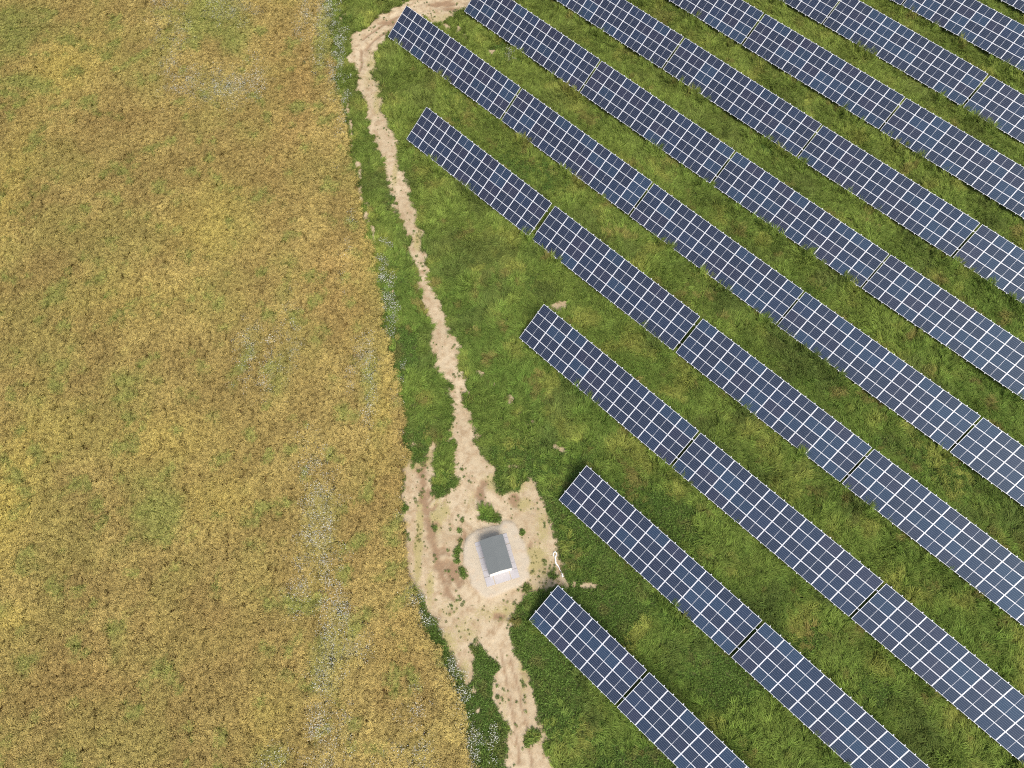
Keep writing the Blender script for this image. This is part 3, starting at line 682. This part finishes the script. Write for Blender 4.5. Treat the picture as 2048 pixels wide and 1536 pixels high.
ORD = ['first', 'second', 'third', 'fourth', 'fifth', 'sixth', 'seventh', 'eighth', 'ninth', 'tenth', 'eleventh']
TILT = 0.58588
rt = random.Random(5)
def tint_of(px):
    q = rt.random() + .30 * min(1, max(0, (px - 1100) / 800)) * rt.random()  # bluer tints likelier towards view right: sky reflection painted into the module colour
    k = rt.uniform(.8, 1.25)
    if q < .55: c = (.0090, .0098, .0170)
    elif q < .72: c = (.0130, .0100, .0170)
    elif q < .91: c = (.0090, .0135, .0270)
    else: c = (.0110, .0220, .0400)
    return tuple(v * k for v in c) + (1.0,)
def project(P):
    q = cam.matrix_world.inverted() @ P
    return (q.x / -q.z * 1474.2 + 1024, -q.y / -q.z * 1474.2 + 768)
bpy.context.view_layer.update()
def build_table(row, i, nc, x, y, z, yw, sl, label):
    z0 = z + .85
    root = bpy.data.objects.new('solar_table', None)
    root.empty_display_size = .5
    link(root); root.location = (x, y, 0); root.rotation_euler = (0, 0, yw)
    tag(root, label, 'solar table', 'rows of solar tables')
    ct, st = math.cos(TILT), math.sin(TILT)
    eu = Vector((1, 0, sl)).normalized(); es = Vector((0, ct, st)); es = (es - eu * es.dot(eu)).normalized(); en = eu.cross(es)
    M = Matrix(((eu.x, es.x, en.x, 0), (eu.y, es.y, en.y, 0), (eu.z, es.z, en.z, z0), (0, 0, 0, 1)))
    Mw = Matrix.Translation((x, y, 0)) @ Matrix.Rotation(yw, 4, 'Z')
    done = []
    for c in range(nc):
        mid = Mw @ (M @ Vector(((c + .5) * PW, PL / 2, 0)))
        px, py = project(mid)
        if not (-170 < px < 2048 + 130 and -130 < py < 1536 + 130): continue
        done.append(c)
        for r in range(4):
            dz = rt.uniform(-.003, .003)
            o = link(bpy.data.objects.new('panel', ME_PANEL), root)
            tl = Matrix.Translation(((c + .5) * PW, (r + .5) * PL / 4, dz)) @ Matrix.Rotation(rt.gauss(0, .0012), 4, 'X') @ Matrix.Rotation(rt.gauss(0, .0012), 4, 'Y')
            o.matrix_local = M @ tl
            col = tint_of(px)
            for sgn in (-1, 1):
                h = link(bpy.data.objects.new('cell_half', ME_CELL), o)
                h.location = (sgn * (CELL_W / 2 + .011), 0, 0)
                k = rt.uniform(.93, 1.07)
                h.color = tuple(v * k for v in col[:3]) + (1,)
    if not done: return
    o = link(bpy.data.objects.new('module_rails', rails_mesh(nc)), root); o.matrix_local = M; o['kind'] = 'stuff'
    for s_ in (.235 * PL, .77 * PL):
        o = link(bpy.data.objects.new('purlin', purlin_mesh(nc)), root)
        o.matrix_local = M @ Matrix.Translation((0, s_, 0))
        for k in range(4 if nc == 10 else 2):
            u = (k + .5) * nc * PW / (4 if nc == 10 else 2)
            top = z0 + s_ * st - .19 * ct + sl * u
            p = link(bpy.data.objects.new('post', ME_POST), root)
            p.location = (u, s_ * ct + .19 * st, -.3); p.scale = (1, 1, top + .3)
rows = sorted(ROWS)
for row, i, nc, x, y, z, yw, sl in TABLES:
    ri = rows.index(row)
    first = min(s[3] for s in ROWS[row])
    if row == 'A' and i == 1:
        lab = 'short five-column solar table beside the kiosk, starting the lowest row'
    elif row == 'A':
        lab = 'solar table cut by the bottom edge, behind the short table in the lowest row'
    elif row == 'K':
        lab = 'solar table corner just showing in the top right corner of the view'
    else:
        lab = '%s solar table from the left in the %s row up from the bottom' % (ORD[i - first], ORD[ri])
    build_table(row, i, nc, x, y, z, yw, sl, lab)

# ------------------------------------------------------------------ kiosk
M_WALL = simple_mat('white_render', (.80, .79, .75), .8, 0, .05, 3., .15)
M_ROOF = simple_mat('grey_roof_sheet', (.120, .132, .128), .55, 0, .08, 1.6, .1)
M_DOOR = simple_mat('grey_door_paint', (.42, .44, .44), .5, .1, .06, 3.)
M_SLAB = simple_mat('pale_concrete', (.36, .345, .345), .9, 0, .12, 2.5, .3)
KA = Vector((-10.19, 6.85)); KB = Vector((-9.05, 8.87)); KD = Vector((-13.14, 8.47))
ex = (KB - KA).normalized(); ey = Vector((-ex.y, ex.x))
KW, KL = (KB - KA).length, 3.38
KROT = math.atan2(ex.y, ex.x)
ZB = .17
def build_kiosk():
    root = bpy.data.objects.new('transformer_kiosk', None); link(root)
    ctr = KA + ex * KW / 2 + ey * KL / 2
    root.location = (ctr.x, ctr.y, ZB); root.rotation_euler = (0, 0, KROT)
    tag(root, 'small white kiosk with grey gable roof on the gravel pad', 'kiosk')
    w, l, H, R = KW / 2 - .06, KL / 2 - .05, 1.50, .30
    b = MB(); b.box(-w, w, -l, l, 0, H)
    o = link(bpy.data.objects.new('wall', b.mesh('wall', (M_WALL,))), root); bevel(o, .015)
    b = MB()
    for s in (-1, 1):
        y = s * (l - .012)
        b.poly([(-w + .01, y, H - .01), (w - .01, y, H - .01), (0, y, H + R - .03)] if s < 0 else [(w - .01, y, H - .01), (-w + .01, y, H - .01), (0, y, H + R - .03)])
    link(bpy.data.objects.new('gable', b.mesh('gable', (M_WALL,))), root)
    W2, L2, T = KW / 2 + .01, KL / 2 + .005, .06
    for s in (-1, 1):
        b = MB()
        v = [(0, -L2, H + R), (s * W2, -L2, H - .0), (s * W2, L2, H - .0), (0, L2, H + R)]
        v2 = [(x, y, z + T) for x, y, z in v]
        b.v = v + v2
        b.f = [(0, 1, 2, 3), (7, 6, 5, 4), (0, 4, 5, 1), (1, 5, 6, 2), (2, 6, 7, 3), (3, 7, 4, 0)]
        if s > 0: b.f = [tuple(reversed(f)) for f in b.f]
        b.m = [0] * 6
        link(bpy.data.objects.new('roof_slope', b.mesh('roof_slope', (M_ROOF,))), root)
    for s, n in ((-1, 'door'), (1, 'door')):
        for q in (-.55, .55):
            b = MB(); b.box(s * w - .012, s * w + .022, q - .48, q + .48, .12, 1.38)
            d = link(bpy.data.objects.new('door', b.mesh('door', (M_DOOR,))), root); bevel(d, .008)
            b = MB()
            for k in range(6): b.box(s * (w + .022) - .008, s * (w + .022) + .008, q - .28, q + .28, .85 + k * .07, .885 + k * .07)
            link(bpy.data.objects.new('vent_louvres', b.mesh('vent_louvres', (M_STEEL,))), d)
            b = MB(); b.box(s * (w + .035) - .02, s * (w + .035) + .02, q + .36, q + .40, .62, .76)
            link(bpy.data.objects.new('handle', b.mesh('handle', (M_STEEL,))), d)
    # concrete slab apron, laid around the walls
    ap = bpy.data.objects.new('slab_apron', None); link(ap)
    ap.location = (ctr.x, ctr.y, ZB); ap.rotation_euler = (0, 0, KROT)
    tag(ap, 'ring of pale concrete slabs laid around the kiosk walls', 'paving', kind='structure')
    rs = random.Random(3)
    def slab(x0, x1, y0, y1):
        g = .012
        b = MB(); b.box(x0 + g, x1 - g, y0 + g, y1 - g, -.05, .045 + rs.uniform(-.008, .008))
        o = bpy.data.objects.new('slab', b.mesh('slab', (M_SLAB,))); link(o, ap); bevel(o, .012)
        o.rotation_euler = (rs.gauss(0, .004), rs.gauss(0, .004), rs.gauss(0, .012))
    SW = .60
    X0, X1, Y0, Y1 = -KW / 2 + .10, KW / 2 - .10, -KL / 2 + .10, KL / 2 - .10
    n = 5
    for k in range(n):
        a, c = Y0 + (Y1 - Y0) * k / n, Y0 + (Y1 - Y0) * (k + 1) / n
        slab(X0 - SW, X0, a, c); slab(X1, X1 + SW, a, c)
    for k in range(4):
        a, c = X0 - SW + (X1 - X0 + 2 * SW) * k / 4, X0 - SW + (X1 - X0 + 2 * SW) * (k + 1) / 4
        slab(a, c, Y0 - .92, Y0); slab(a, c, Y1, Y1 + .42)
build_kiosk()

# ------------------------------------------------------------------ white lifting sling left by the kiosk
def build_sling():
    m = simple_mat('white_webbing', (.80, .80, .77), .7, 0, .06, 12., .3)
    S = [Vector((x, y)) for x, y in STRAP]
    # a loop at the head, then a twisted tail that fans out
    d0 = (S[1] - S[0]).normalized(); n0 = Vector((-d0.y, d0.x))
    path = []
    c = S[0]
    for k in range(15):
        a = -2.5 + k * (5.0 / 14)
        q = c - d0 * .22 * math.cos(a) * 1.15 + n0 * .17 * math.sin(a)
        path.append((q, .085, .06))
    start = path[0][0]
    tail = [S[1] + n0 * .05, S[2], S[3], S[4], S[5]]
    wd = [.11, .14, .07, .05, .20]
    v = []; f = []
    def run(pts):
        b0 = len(v)
        for k, (q, w, z) in enumerate(pts):
            a = pts[max(0, k - 1)][0]; e = pts[min(len(pts) - 1, k + 1)][0]
            t = (e - a).normalized(); n = Vector((-t.y, t.x))
            tw = .35 * math.sin(k * 1.3)
            for s, zz in ((-1, 0), (-.4, .045), (.4, .05), (1, .0)):
                g = q + n * s * w / 2
                v.append((g.x, g.y, z + zz + s * tw * w * .5))
            for s in (1, -1):
                g = q + n * s * w / 2
                v.append((g.x, g.y, z - .04))
        m_ = 6
        for k in range(len(pts) - 1):
            for j in range(m_):
                a = b0 + k * m_ + j; c_ = b0 + k * m_ + (j + 1) % m_
                f.append((a, c_, c_ + m_, a + m_))
        f.append(tuple(b0 + j for j in reversed(range(m_)))); f.append(tuple(b0 + (len(pts) - 1) * m_ + j for j in range(m_)))
    run(path)
    dense = []
    for k in range(len(tail) - 1):
        for j in range(4):
            t = j / 4; dense.append((tail[k].lerp(tail[k + 1], t) + n0 * .03 * math.sin(k * 4 + j * 1.7), wd[k] + (wd[k + 1] - wd[k]) * t, .06))
    dense.append((tail[-1], wd[-1], .06))
    run([(path[7][0] * .25 + path[14][0] * .75, .12, .10)] + dense)
    me = mesh_of('white_sling', v, f, (m,), True)
    o = link(bpy.data.objects.new('white_sling', me))
    tag(o, 'white looped webbing sling lying on the bare sand', 'sling')
build_sling()
